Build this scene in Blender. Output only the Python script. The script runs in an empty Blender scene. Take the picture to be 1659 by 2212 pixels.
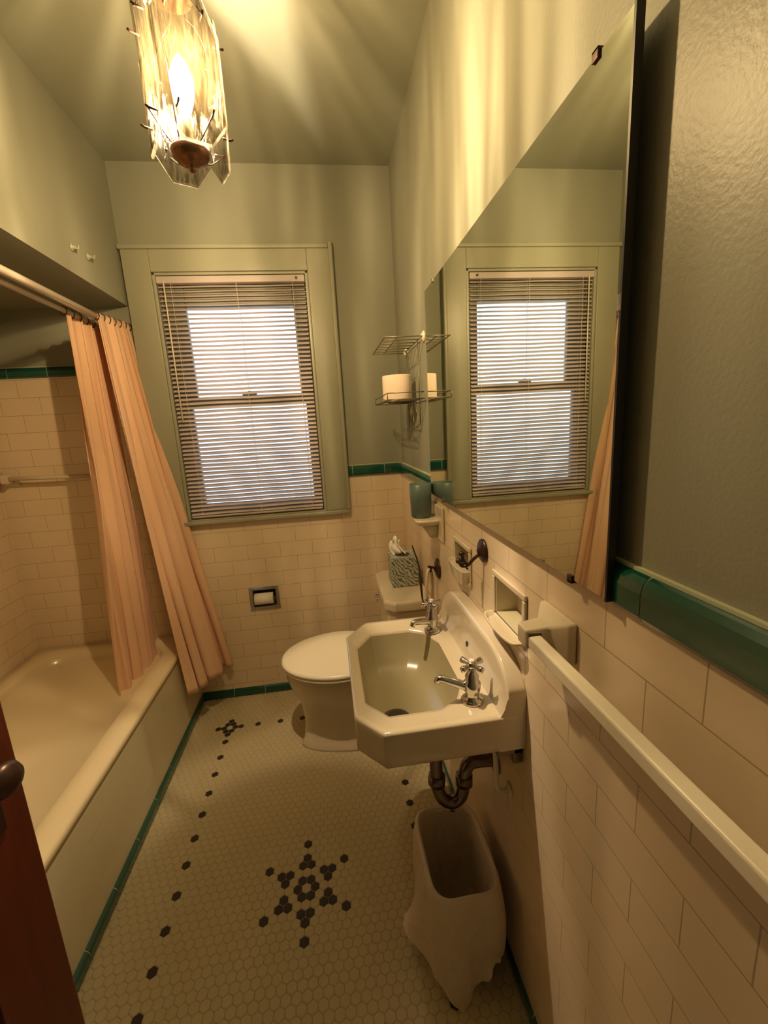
import bpy, bmesh, math, random
from mathutils import Vector, Matrix, noise
random.seed(4)
PI = math.pi
S = bpy.context.scene
COL = S.collection
# ------------------------------------------------------------------ room measures
XL, XS, XT, XR, XP = -1.44, -0.79, -0.731, 0.356, 0.365   # alcove wall, header face, tub front, tile right, plaster right
YB, YN, YA = 2.085, -0.12, 0.50                            # back wall, near wall, near end of the alcove
ZC, ZSO = 2.44, 1.895
ZCAP0, ZCAP1 = 1.097, 1.152
# ------------------------------------------------------------------ materials
def mat(name):
    m = bpy.data.materials.new(name); m.use_nodes = True
    nt = m.node_tree; b = nt.nodes['Principled BSDF']
    return m, nt, b
def N(nt, t, **kw):
    n = nt.nodes.new(t)
    for k, v in kw.items(): setattr(n, k, v)
    return n
def simple(name, col, rough=.5, metal=0., spec=.5, bump=0., bscale=200., coat=0., var=0., vscale=6.):
    m, nt, b = mat(name)
    b.inputs['Base Color'].default_value = (*col, 1)
    b.inputs['Roughness'].default_value = rough
    b.inputs['Metallic'].default_value = metal
    b.inputs['Specular IOR Level'].default_value = spec
    b.inputs['Coat Weight'].default_value = coat
    b.inputs['Coat Roughness'].default_value = .08
    tc = N(nt, 'ShaderNodeTexCoord')
    if var > 0:
        n = N(nt, 'ShaderNodeTexNoise'); n.inputs['Scale'].default_value = vscale; n.inputs['Detail'].default_value = 4
        nt.links.new(tc.outputs['Object'], n.inputs['Vector'])
        mx = N(nt, 'ShaderNodeMix', data_type='RGBA')
        mx.inputs[6].default_value = (*[c * (1 - var) for c in col], 1)
        mx.inputs[7].default_value = (*[min(1, c * (1 + var)) for c in col], 1)
        nt.links.new(n.outputs['Fac'], mx.inputs[0]); nt.links.new(mx.outputs[2], b.inputs['Base Color'])
    if bump > 0:
        n = N(nt, 'ShaderNodeTexNoise'); n.inputs['Scale'].default_value = bscale; n.inputs['Detail'].default_value = 3
        nt.links.new(tc.outputs['Object'], n.inputs['Vector'])
        bp = N(nt, 'ShaderNodeBump'); bp.inputs['Strength'].default_value = bump; bp.inputs['Distance'].default_value = .002
        nt.links.new(n.outputs['Fac'], bp.inputs['Height']); nt.links.new(bp.outputs['Normal'], b.inputs['Normal'])
    return m
def tile(name, axis, shift=(0, 0), col=(.78, .64, .465), grout=(.45, .35, .23), rough=.22):
    m, nt, b = mat(name)
    tc = N(nt, 'ShaderNodeTexCoord'); sp = N(nt, 'ShaderNodeSeparateXYZ'); cb = N(nt, 'ShaderNodeCombineXYZ')
    nt.links.new(tc.outputs['Object'], sp.inputs[0])
    ax = N(nt, 'ShaderNodeMath', operation='ADD'); az = N(nt, 'ShaderNodeMath', operation='ADD')
    ax.inputs[1].default_value = shift[0] + 10 * .157; az.inputs[1].default_value = shift[1]
    nt.links.new(sp.outputs['X' if axis == 'x' else 'Y'], ax.inputs[0]); nt.links.new(sp.outputs['Z'], az.inputs[0])
    nt.links.new(ax.outputs[0], cb.inputs['X']); nt.links.new(az.outputs[0], cb.inputs['Y'])
    br = N(nt, 'ShaderNodeTexBrick'); br.offset = .5; br.offset_frequency = 2; br.squash = 1
    br.inputs['Scale'].default_value = 1; br.inputs['Brick Width'].default_value = .157; br.inputs['Row Height'].default_value = .0735
    br.inputs['Mortar Size'].default_value = .0011; br.inputs['Mortar Smooth'].default_value = .25; br.inputs['Bias'].default_value = 0
    br.inputs['Color1'].default_value = (*col, 1)
    br.inputs['Color2'].default_value = (*[c * k for c, k in zip(col, (.985, .965, .94))], 1)
    br.inputs['Mortar'].default_value = (*grout, 1)
    nt.links.new(cb.outputs[0], br.inputs['Vector'])
    nt.links.new(br.outputs['Color'], b.inputs['Base Color'])
    mr = N(nt, 'ShaderNodeMapRange'); mr.inputs['To Min'].default_value = rough; mr.inputs['To Max'].default_value = .7
    nt.links.new(br.outputs['Fac'], mr.inputs['Value']); nt.links.new(mr.outputs[0], b.inputs['Roughness'])
    iv = N(nt, 'ShaderNodeMath', operation='SUBTRACT'); iv.inputs[0].default_value = 1; nt.links.new(br.outputs['Fac'], iv.inputs[1])
    nz = N(nt, 'ShaderNodeTexNoise'); nz.inputs['Scale'].default_value = 14; nz.inputs['Detail'].default_value = 1
    nt.links.new(tc.outputs['Object'], nz.inputs['Vector'])
    ad = N(nt, 'ShaderNodeMath', operation='MULTIPLY_ADD'); ad.inputs[1].default_value = .5
    nt.links.new(nz.outputs['Fac'], ad.inputs[0]); nt.links.new(iv.outputs[0], ad.inputs[2])
    bp = N(nt, 'ShaderNodeBump'); bp.inputs['Strength'].default_value = .45; bp.inputs['Distance'].default_value = .0015
    nt.links.new(ad.outputs[0], bp.inputs['Height']); nt.links.new(bp.outputs['Normal'], b.inputs['Normal'])
    b.inputs['Specular IOR Level'].default_value = .4
    return m
PAINTC = (.295, .295, .23)
M = {}
M['paint'] = simple('sage_wall_paint', PAINTC, .62, bump=.10, bscale=55, spec=.25)
M['paint_gloss'] = simple('sage_satin_paint', PAINTC, .42, bump=.2, bscale=190, spec=.35)
M['ceil'] = simple('sage_ceiling_paint', (.315, .32, .245), .75, bump=.08, bscale=40, spec=.2)
M['trim'] = simple('sage_trim_enamel', (.335, .33, .245), .35, spec=.45, bump=.06, bscale=25)
M['tile_x'] = tile('cream_tile_back', 'x', (.03, .0055))
M['tile_y'] = tile('cream_tile_side', 'y', (.0545, .0055))
M['tile_apron'] = tile('cream_tile_apron', 'y', (.02, .03), col=(.66, .60, .42), grout=(.56, .50, .35))
M['green'] = simple('dark_green_glazed_tile', (.006, .075, .052), .12, coat=.6, var=.25, vscale=9, bump=.25, bscale=12)
M['grout'] = simple('pale_grout', (.50, .53, .36), .85)
M['hexw'] = simple('cream_floor_tile', (.50, .42, .26), .5, spec=.3, var=.06, vscale=3)
M['hexd'] = simple('charcoal_floor_tile', (.035, .026, .022), .4, spec=.35, var=.3, vscale=30)
M['fgrout'] = simple('tan_floor_grout', (.36, .28, .16), .9)
M['porc'] = simple('cream_porcelain', (.68, .58, .43), .16, coat=.5)
M['bowl'] = simple('darker_olive_sink_bowl', (.38, .325, .195), .22, coat=.15)  # sink bowl coloured darker and more olive than the rim
M['barw'] = simple('white_bar_enamel', (.93, .86, .73), .3)
M['tub'] = simple('worn_cream_enamel', (.82, .68, .44), .20, coat=.3, var=.05, vscale=3)
M['plastic'] = simple('cream_plastic', (.82, .74, .58), .32)
M['white'] = simple('white_enamel', (.85, .74, .62), .25, coat=.3)
M['paper'] = simple('tissue_paper', (.86, .82, .74), .95, spec=.1, bump=.2, bscale=300)
M['paperpk'] = simple('roll_paper', (.88, .72, .58), .95, spec=.1, bump=.2, bscale=300)
M['core'] = simple('cardboard_core', (.30, .20, .11), .9)
M['chrome'] = simple('worn_chrome', (.62, .60, .58), .16, metal=1)
M['darkchrome'] = simple('tarnished_metal', (.20, .16, .15), .28, metal=1)
M['wire'] = simple('satin_wire', (.22, .19, .13), .4, metal=.6)
M['bronze'] = simple('oil_rubbed_bronze', (.075, .042, .032), .35, metal=.7)
M['brass'] = simple('antique_brass', (.26, .13, .07), .35, metal=.85, bump=.3, bscale=180)
M['black'] = simple('black_edge', (.012, .010, .010), .4)
M['teal'] = simple('slate_teal_plastic', (.085, .125, .11), .35, var=.15, vscale=20)
M['wood'] = simple('dark_red_varnished_wood', (.13, .020, .008), .30, coat=.2)
M['niche'] = simple('niche_glaze', (.62, .55, .38), .3)
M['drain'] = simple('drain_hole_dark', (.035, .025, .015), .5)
M['brownmetal'] = simple('brown_enamelled_recess', (.13, .07, .035), .45)
def wood_mat():
    m, nt, b = mat('varnished_red_wood')
    tc = N(nt, 'ShaderNodeTexCoord'); mp = N(nt, 'ShaderNodeMapping'); mp.inputs['Scale'].default_value = (30, 30, 2)
    nz = N(nt, 'ShaderNodeTexNoise'); nz.inputs['Scale'].default_value = 2; nz.inputs['Detail'].default_value = 6; nz.inputs['Distortion'].default_value = .6
    cr = N(nt, 'ShaderNodeValToRGB')
    cr.color_ramp.elements[0].color = (.055, .009, .004, 1); cr.color_ramp.elements[1].color = (.15, .026, .010, 1)
    nt.links.new(tc.outputs['Object'], mp.inputs[0]); nt.links.new(mp.outputs[0], nz.inputs['Vector'])
    nt.links.new(nz.outputs['Fac'], cr.inputs[0]); nt.links.new(cr.outputs[0], b.inputs['Base Color'])
    b.inputs['Roughness'].default_value = .35; b.inputs['Coat Weight'].default_value = .2
    return m
M['wood'] = wood_mat()
def cloth_mat():
    m, nt, b = mat('peach_curtain_fabric')
    b.inputs['Base Color'].default_value = (.92, .63, .42, 1); b.inputs['Roughness'].default_value = .8
    b.inputs['Specular IOR Level'].default_value = .15; b.inputs['Sheen Weight'].default_value = .2
    tc = N(nt, 'ShaderNodeTexCoord'); w = N(nt, 'ShaderNodeTexWave'); w.bands_direction = 'Z'; w.inputs['Scale'].default_value = 55
    nt.links.new(tc.outputs['Object'], w.inputs['Vector'])
    bp = N(nt, 'ShaderNodeBump'); bp.inputs['Strength'].default_value = .25; bp.inputs['Distance'].default_value = .001
    nt.links.new(w.outputs['Fac'], bp.inputs['Height']); nt.links.new(bp.outputs['Normal'], b.inputs['Normal'])
    tr = N(nt, 'ShaderNodeBsdfTranslucent'); tr.inputs['Color'].default_value = (.92, .60, .38, 1)
    mx = N(nt, 'ShaderNodeMixShader'); mx.inputs[0].default_value = .28
    out = nt.nodes['Material Output']
    nt.links.new(b.outputs[0], mx.inputs[1]); nt.links.new(tr.outputs[0], mx.inputs[2]); nt.links.new(mx.outputs[0], out.inputs['Surface'])
    return m
M['cloth'] = cloth_mat()
def thin_mat(name, col, tcol, trans, rough=.5):
    m, nt, b = mat(name)
    b.inputs['Base Color'].default_value = (*col, 1); b.inputs['Roughness'].default_value = rough
    tr = N(nt, 'ShaderNodeBsdfTranslucent'); tr.inputs['Color'].default_value = (*tcol, 1)
    mx = N(nt, 'ShaderNodeMixShader'); mx.inputs[0].default_value = trans
    nt.links.new(b.outputs[0], mx.inputs[1]); nt.links.new(tr.outputs[0], mx.inputs[2])
    nt.links.new(mx.outputs[0], nt.nodes['Material Output'].inputs['Surface'])
    return m
M['bag'] = thin_mat('white_bin_liner', (.80, .68, .52), (.80, .70, .54), .22, .42)
def addbump(m, sc, st, di):
    nt = m.node_tree; b = nt.nodes['Principled BSDF']; tc = N(nt, 'ShaderNodeTexCoord'); n = N(nt, 'ShaderNodeTexNoise'); n.inputs['Scale'].default_value = sc; n.inputs['Detail'].default_value = 3; n.inputs['Distortion'].default_value = .8
    nt.links.new(tc.outputs['Object'], n.inputs['Vector']); bp = N(nt, 'ShaderNodeBump'); bp.inputs['Strength'].default_value = st; bp.inputs['Distance'].default_value = di
    nt.links.new(n.outputs['Fac'], bp.inputs['Height']); nt.links.new(bp.outputs['Normal'], b.inputs['Normal'])
addbump(M['bag'], 22, .7, .012)
M['slat'] = thin_mat('cream_blind_slat', (.68, .58, .57), (.75, .76, .80), .28, .45)
def pane_mat():
    m, nt, b = mat('window_glass')
    out = nt.nodes['Material Output']
    t = N(nt, 'ShaderNodeBsdfTransparent'); t.inputs['Color'].default_value = (.95, .97, .98, 1)
    g = N(nt, 'ShaderNodeBsdfGlossy'); g.inputs['Roughness'].default_value = .02
    f = N(nt, 'ShaderNodeFresnel'); f.inputs['IOR'].default_value = 1.45
    mx = N(nt, 'ShaderNodeMixShader')
    nt.links.new(f.outputs[0], mx.inputs[0]); nt.links.new(t.outputs[0], mx.inputs[1]); nt.links.new(g.outputs[0], mx.inputs[2])
    nt.links.new(mx.outputs[0], out.inputs['Surface'])
    return m
M['pane'] = pane_mat()
def lampglass():
    m, nt, b = mat('textured_ice_glass')
    out = nt.nodes['Material Output']
    tc = N(nt, 'ShaderNodeTexCoord'); mp = N(nt, 'ShaderNodeMapping'); mp.inputs['Scale'].default_value = (70, 70, 13)
    nt.links.new(tc.outputs['Object'], mp.inputs[0])
    nz = N(nt, 'ShaderNodeTexNoise'); nz.inputs['Scale'].default_value = 1; nz.inputs['Detail'].default_value = 2.5; nz.inputs['Distortion'].default_value = 1.6
    nt.links.new(mp.outputs[0], nz.inputs['Vector'])
    cr = N(nt, 'ShaderNodeValToRGB')
    cr.color_ramp.elements[0].position = .40; cr.color_ramp.elements[1].position = .62
    cr.color_ramp.elements[0].color = (.28, .26, .21, 1); cr.color_ramp.elements[1].color = (.80, .78, .72, 1)
    nt.links.new(nz.outputs['Fac'], cr.inputs[0])
    t = N(nt, 'ShaderNodeBsdfTransparent'); nt.links.new(cr.outputs[0], t.inputs['Color'])
    tl = N(nt, 'ShaderNodeBsdfTranslucent'); tl.inputs['Color'].default_value = (.95, .78, .48, 1)
    df = N(nt, 'ShaderNodeBsdfDiffuse'); df.inputs['Color'].default_value = (.95, .80, .52, 1)
    g = N(nt, 'ShaderNodeBsdfGlossy'); g.inputs['Roughness'].default_value = .12
    bp = N(nt, 'ShaderNodeBump'); bp.inputs['Strength'].default_value = 1; bp.inputs['Distance'].default_value = .006
    nt.links.new(nz.outputs['Fac'], bp.inputs['Height'])
    for s in (tl, df, g): nt.links.new(bp.outputs['Normal'], s.inputs['Normal'])
    a = N(nt, 'ShaderNodeMixShader'); a.inputs[0].default_value = .4
    nt.links.new(tl.outputs[0], a.inputs[1]); nt.links.new(df.outputs[0], a.inputs[2])
    mr = N(nt, 'ShaderNodeMapRange'); mr.inputs['To Min'].default_value = .0075; mr.inputs['To Max'].default_value = .0012
    mr.inputs['From Min'].default_value = .35; mr.inputs['From Max'].default_value = .65
    nt.links.new(nz.outputs['Fac'], mr.inputs['Value'])
    c = N(nt, 'ShaderNodeMixShader'); nt.links.new(mr.outputs[0], c.inputs[0])
    nt.links.new(t.outputs[0], c.inputs[1]); nt.links.new(a.outputs[0], c.inputs[2])
    d = N(nt, 'ShaderNodeMixShader'); d.inputs[0].default_value = .015
    nt.links.new(c.outputs[0], d.inputs[1]); nt.links.new(g.outputs[0], d.inputs[2])
    nt.links.new(d.outputs[0], out.inputs['Surface'])
    return m
M['ice'] = lampglass()
def edge_mat():
    m, nt, b = mat('bevelled_glass_edge'); out = nt.nodes['Material Output']
    t = N(nt, 'ShaderNodeBsdfTransparent'); t.inputs['Color'].default_value = (.55, .52, .45, 1)
    d = N(nt, 'ShaderNodeBsdfTranslucent'); d.inputs['Color'].default_value = (.95, .88, .70, 1)
    x = N(nt, 'ShaderNodeMixShader'); x.inputs[0].default_value = .03
    nt.links.new(t.outputs[0], x.inputs[1]); nt.links.new(d.outputs[0], x.inputs[2]); nt.links.new(x.outputs[0], out.inputs['Surface'])
    return m
M['edge'] = edge_mat()
M['mirror'] = simple('silvered_mirror', (.86, .89, .80), .0, metal=1)
def emis(name, col, st):
    m, nt, b = mat(name); b.inputs['Base Color'].default_value = (0, 0, 0, 1)
    b.inputs['Emission Color'].default_value = (*col, 1); b.inputs['Emission Strength'].default_value = st
    return m
LC = (1.0, .755, .46)
M['filament'] = emis('glowing_filament', LC, 76000)
def bulbm():
    m, nt, b = mat('glowing_bulb_glass'); out = nt.nodes['Material Output']
    t = N(nt, 'ShaderNodeBsdfTransparent'); e = N(nt, 'ShaderNodeEmission'); e.inputs['Color'].default_value = (*LC, 1); e.inputs['Strength'].default_value = 800
    a = N(nt, 'ShaderNodeAddShader'); nt.links.new(t.outputs[0], a.inputs[0]); nt.links.new(e.outputs[0], a.inputs[1]); nt.links.new(a.outputs[0], out.inputs['Surface'])
    return m
M['bulb'] = bulbm()
def tissue_mat():
    m, nt, b = mat('damask_tissue_box_print')
    tc = N(nt, 'ShaderNodeTexCoord'); v = N(nt, 'ShaderNodeTexVoronoi'); v.inputs['Scale'].default_value = 80
    v2 = N(nt, 'ShaderNodeTexWave'); v2.inputs['Scale'].default_value = 34; v2.inputs['Distortion'].default_value = 9; v2.bands_direction = 'DIAGONAL'
    nt.links.new(tc.outputs['Object'], v.inputs['Vector']); nt.links.new(tc.outputs['Object'], v2.inputs['Vector'])
    mu = N(nt, 'ShaderNodeMath', operation='MULTIPLY'); nt.links.new(v.outputs['Distance'], mu.inputs[0]); nt.links.new(v2.outputs['Fac'], mu.inputs[1])
    cr = N(nt, 'ShaderNodeValToRGB'); cr.color_ramp.elements[0].position = .12; cr.color_ramp.elements[1].position = .22
    cr.color_ramp.elements[0].color = (.13, .16, .14, 1); cr.color_ramp.elements[1].color = (.52, .52, .42, 1)
    nt.links.new(mu.outputs[0], cr.inputs[0]); nt.links.new(cr.outputs[0], b.inputs['Base Color']); b.inputs['Roughness'].default_value = .6
    return m
M['damask'] = tissue_mat()
# ------------------------------------------------------------------ mesh helpers
def obj(name, bm, m, parent=None, smooth=False, bevel=0, seg=2, recalc=True):
    if recalc: bmesh.ops.recalc_face_normals(bm, faces=bm.faces)
    me = bpy.data.meshes.new(name); bm.to_mesh(me); bm.free()
    for k in (m if isinstance(m, (list, tuple)) else [m]): me.materials.append(M[k])
    if smooth:
        for p in me.polygons: p.use_smooth = True
    o = bpy.data.objects.new(name, me); COL.objects.link(o)
    if parent:
        o.parent = parent; o.matrix_parent_inverse = parent.matrix_world.inverted()
    if bevel:
        b = o.modifiers.new('bevel', 'BEVEL'); b.width = bevel; b.segments = seg; b.limit_method = 'ANGLE'; b.angle_limit = .6
        for p in me.polygons: p.use_smooth = True
        w = o.modifiers.new('wn', 'WEIGHTED_NORMAL'); w.keep_sharp = True
    return o
def box(bm, x0, x1, y0, y1, z0, z1, mi=0):
    vs = [bm.verts.new((x, y, z)) for z in (z0, z1) for y in (y0, y1) for x in (x0, x1)]
    for f in ((0, 1, 3, 2), (4, 6, 7, 5), (0, 4, 5, 1), (2, 3, 7, 6), (0, 2, 6, 4), (1, 5, 7, 3)):
        fc = bm.faces.new([vs[i] for i in f]); fc.material_index = mi
    return bm
def loft(bm, rings, cap0=True, cap1=True, closed=True, mi=0):
    R = [[bm.verts.new(p) for p in r] for r in rings]; n = len(R[0])
    for a, b in zip(R, R[1:]):
        for i in range(n if closed else n - 1):
            j = (i + 1) % n
            f = bm.faces.new((a[i], a[j], b[j], b[i])); f.material_index = mi
    if cap0: bm.faces.new(R[0][::-1]).material_index = mi
    if cap1: bm.faces.new(R[-1]).material_index = mi
    return bm
def tube(bm, pts, r, n=10, closed=False, mi=0):
    pts = [Vector(p) for p in pts]; rings = []; up = None; L = len(pts)
    for i, p in enumerate(pts):
        if closed: t = pts[(i + 1) % L] - pts[i - 1]
        else: t = pts[min(i + 1, L - 1)] - pts[max(i - 1, 0)]
        t.normalize()
        if up is None: up = Vector((0, 0, 1)) if abs(t.z) < .9 else Vector((1, 0, 0))
        u = t.cross(up)
        if u.length < 1e-4: u = t.cross(Vector((1, 0, 0)))
        u.normalize(); w = u.cross(t).normalized(); up = w
        rr = r[i] if isinstance(r, (list, tuple)) else r
        rings.append([p + (u * math.cos(2 * PI * k / n) + w * math.sin(2 * PI * k / n)) * rr for k in range(n)])
    if closed:
        R = [[bm.verts.new(q) for q in rg] for rg in rings]
        for a in range(L):
            A, B = R[a], R[(a + 1) % L]
            for i in range(n):
                j = (i + 1) % n; bm.faces.new((A[i], A[j], B[j], B[i])).material_index = mi
    else: loft(bm, rings, mi=mi)
    return bm
def lathe(bm, prof, c, axis='z', n=24, mi=0, cap=True):
    rings = []
    for r, h in prof:
        rg = []
        for k in range(n):
            a = 2 * PI * k / n; u, v = r * math.cos(a), r * math.sin(a)
            d = {'z': (u, v, h), 'x': (h, u, v), 'y': (u, h, v)}[axis]
            rg.append(Vector(c) + Vector(d))
        rings.append(rg)
    loft(bm, rings, cap, cap, mi=mi); return bm
def curve(pts, n=8):
    P = [Vector(p) for p in pts]; P = [2 * P[0] - P[1]] + P + [2 * P[-1] - P[-2]]; out = []
    for i in range(1, len(P) - 2):
        for k in range(n):
            t = k / n; a, b, c, d = P[i - 1:i + 3]
            out.append(.5 * ((2 * b) + (c - a) * t + (2 * a - 5 * b + 4 * c - d) * t * t + (3 * b - a - 3 * c + d) * t ** 3))
    out.append(P[-2]); return out
def B(): return bmesh.new()
def thing(name, label, cat, loc, group=None, rotz=0):
    o = bpy.data.objects.new(name, None); COL.objects.link(o); o.location = loc; o.rotation_euler = (0, 0, rotz); o.empty_display_size = .05
    o['label'] = label; o['category'] = cat
    if group: o['group'] = group
    bpy.context.view_layer.update()
    return o
def tag(o, label, cat, group=None):
    o['label'] = label; o['category'] = cat
    if group: o['group'] = group
    return o
def struct(o, label=None, cat=None):
    o['kind'] = 'structure'
    if label: o['label'] = label; o['category'] = cat
    return o
def origin(o, loc):   # shift a mesh thing's origin to its base
    d = Vector(loc) - o.location; o.data.transform(Matrix.Translation(-d)); o.location = loc; return o
def rrect(cx, cy, hx, hy, r, z, n=6):
    pts = []
    for (sx, sy, a0) in ((1, 1, 0), (-1, 1, PI / 2), (-1, -1, PI), (1, -1, 3 * PI / 2)):
        for k in range(n + 1):
            a = a0 + PI / 2 * k / n
            pts.append((cx + sx * (hx - r) + r * math.cos(a), cy + sy * (hy - r) + r * math.sin(a), z))
    return pts
def resample(poly, c, n, extra=()):   # where n rays from c hit a convex polygon
    out = []
    for a in sorted([2 * PI * k / n for k in range(n)] + list(extra)):
        d = Vector((math.cos(a), math.sin(a))); best = None
        for i in range(len(poly)):
            p = Vector(poly[i]) - Vector(c); q = Vector(poly[(i + 1) % len(poly)]) - Vector(c); e = q - p
            den = d.x * e.y - d.y * e.x
            if abs(den) < 1e-9: continue
            t = (p.x * e.y - p.y * e.x) / den; s = (p.x * d.y - p.y * d.x) / den
            if t > 0 and -1e-6 <= s <= 1 + 1e-6 and (best is None or t < best): best = t
        out.append((c[0] + d.x * best, c[1] + d.y * best))
    return out
# ------------------------------------------------------------------ shell
NICHES = [(.736, .874, .906, .994), (1.054, 1.176, .914, .996)]
PHOLE = (-.424, -.309, .479, .569)
def holed(bm, a0, a1, b0, b1, holes, put, mi):
    A = sorted({a0, a1, *[h[0] for h in holes], *[h[1] for h in holes]}); Bz = sorted({b0, b1, *[h[2] for h in holes], *[h[3] for h in holes]})
    A = [a for a in A if a0 <= a <= a1]; Bz = [b for b in Bz if b0 <= b <= b1]
    for i in range(len(A) - 1):
        for j in range(len(Bz) - 1):
            ca, cb = (A[i] + A[i + 1]) / 2, (Bz[j] + Bz[j + 1]) / 2
            if any(h[0] < ca < h[1] and h[2] < cb < h[3] for h in holes): continue
            put(A[i], A[i + 1], Bz[j], Bz[j + 1])
bm = B(); box(bm, XL - .1, .46, YN - .1, YB + .1, ZC, ZC + .08)
struct(obj('ceiling', bm, 'ceil'), 'pale sage green painted ceiling', 'ceiling')
# back wall with window opening
WX0, WX1, WZ0, WZ1 = -.672, -.020, .950, 2.022
bm = B()
yp = YB + .005
box(bm, WX1, XP + .1, yp, YB + .12, ZCAP0, ZC); box(bm, XL - .1, WX0, yp, YB + .12, 1.64, ZC)
box(bm, WX0, WX1, yp, YB + .12, WZ1, ZC)
box(bm, XL - .1, WX0, YB, YB + .12, 0, 1.64, 1); box(bm, WX0, XP + .1, YB + .055, YB + .12, 0, WZ0, 1)
holed(bm, WX0, XP + .1, 0, WZ0, [PHOLE], lambda a, b, c, d: box(bm, a, b, YB, YB + .055, c, d, 1), 1)
box(bm, WX1, XP + .1, YB, YB + .12, WZ0, ZCAP0, 1)
struct(obj('wall_back', bm, ['paint', 'tile_x']), 'back wall with window, sage paint above cream running bond tile', 'wall')
bm = B(); box(bm, XP, XP + .1, YN - .1, YB + .12, ZCAP0 + .02, ZC); box(bm, XR + .05, XP + .1, YN - .1, YB, 0, ZCAP0 + .02, 1)
holed(bm, YN - .1, YB, 0, ZCAP0 + .02, NICHES, lambda a, b, c, d: box(bm, XR, XR + .05, a, b, c, d, 1), 1)
struct(obj('wall_right', bm, ['paint_gloss', 'tile_y']), 'right wall with sage paint above cream tile wainscot', 'wall')
bm = B(); box(bm, XL - .1, XL, YA, YB + .1, 0, 1.64, 1); box(bm, XL - .1, XL - .005, YA, YB + .1, 1.64, ZSO + .02)
struct(obj('wall_left', bm, ['paint', 'tile_y']), 'tiled long wall of the tub alcove', 'wall')
bm = B(); box(bm, XL - .1, XS, YA - .12, YB + .01, ZSO, ZC)
struct(obj('wall_header', bm, ['paint']), 'painted bulkhead above the bathtub', 'wall')
bm = B(); box(bm, XL - .1, XS, YN - .1, YA, 0, ZSO)
struct(obj('wall_alcove', bm, ['paint']), 'near end wall of the tub alcove', 'wall')
bm = B(); box(bm, XL - .1, XS, YN - .1, YA - .12, ZSO, ZC)
struct(obj('wall_left_near', bm, ['paint']), 'left wall beside the door', 'wall')
bm = B(); box(bm, XS, -.62, YN - .1, YN, 0, ZC); box(bm, .20, .46, YN - .1, YN, 0, ZC); box(bm, -.62, .20, YN - .1, YN, 2.05, ZC)
struct(obj('wall_near', bm, ['paint']), 'near wall around the doorway', 'wall')
bm = B(); box(bm, -.9, -.88, -1.3, YN - .1, 0, ZC); box(bm, .66, .68, -1.3, YN - .1, 0, ZC); box(bm, -.9, .68, -1.32, -1.3, 0, ZC)
box(bm, -.9, .68, -1.3, YN - .1, ZC, ZC + .02); box(bm, -.9, .68, -1.3, YN - .1, -.05, -.001)
struct(obj('wall_hall', bm, ['paint']), 'hallway walls beyond the doorway', 'wall')
# ------------------------------------------------------------------ mosaic floor (one mesh: grout bed and hexagon tiles)
PX, PY = .0257, .0230
SX, SY = -.165, 1.058
dark = set()
def lat(i, j): return (SX + (i + (.5 if j & 1 else 0)) * PX, SY + j * PY)
def near(x, y):   # ideal hex lattice units -> index
    j = round(y); off = .5 if j & 1 else 0; return (round(x - off), j)
def rot(x, y, a):
    Y = y * math.sqrt(3) / 2; c, s = math.cos(a), math.sin(a)
    return (x * c - Y * s, (x * s + Y * c) / (math.sqrt(3) / 2))
for k in range(6):
    a = k * PI / 3
    for p in ((1, 0), (0, 6), (0, 4), (-.5, 3), (.5, 3)): dark.add(near(*rot(p[0], p[1], a)))
CI, CJ = -15, 34   # corner motif
for p in ((1, 0), (-1, 0), (.5, 1), (-.5, 1), (.5, -1), (-.5, -1), (2, 0), (-2, 0), (0, 2), (0, -2)):
    dark.add((round(CI + p[0] - (.5 if p[1] & 1 else 0)), CJ + int(p[1])))
for k in range(0, 16): dark.add((-15, 30 - 4 * k)); dark.add((14, 30 - 4 * k))
for k in range(0, 6): dark.add((-10 + 4 * k, 34))
bm = B(); box(bm, XT - .02, XP + .05, YN - .1, YB + .05, -.06, -.0008, 2)
for j in range(-62, 47):
    for i in range(-24, 23):
        x, y = lat(i, j)
        if x < XT or x > XR or y > YB or y < YN: continue
        mi = 1 if (i, j) in dark else 0
        ro = PX / math.sqrt(3) * .955; ri = ro * .88
        A = [bm.verts.new((x + ro * math.sin(k * PI / 3), y + ro * math.cos(k * PI / 3) * PY / (PX * .866), -.0008)) for k in range(6)]
        C2 = [bm.verts.new((x + ri * math.sin(k * PI / 3), y + ri * math.cos(k * PI / 3), .0006)) for k in range(6)]
        for k in range(6): bm.faces.new((A[k - 1], A[k], C2[k], C2[k - 1])).material_index = mi
        bm.faces.new(C2[::-1]).material_index = mi
struct(obj('floor', bm, ['hexw', 'hexd', 'fgrout']), 'cream hexagon mosaic floor with dark star motif', 'floor')
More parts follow.
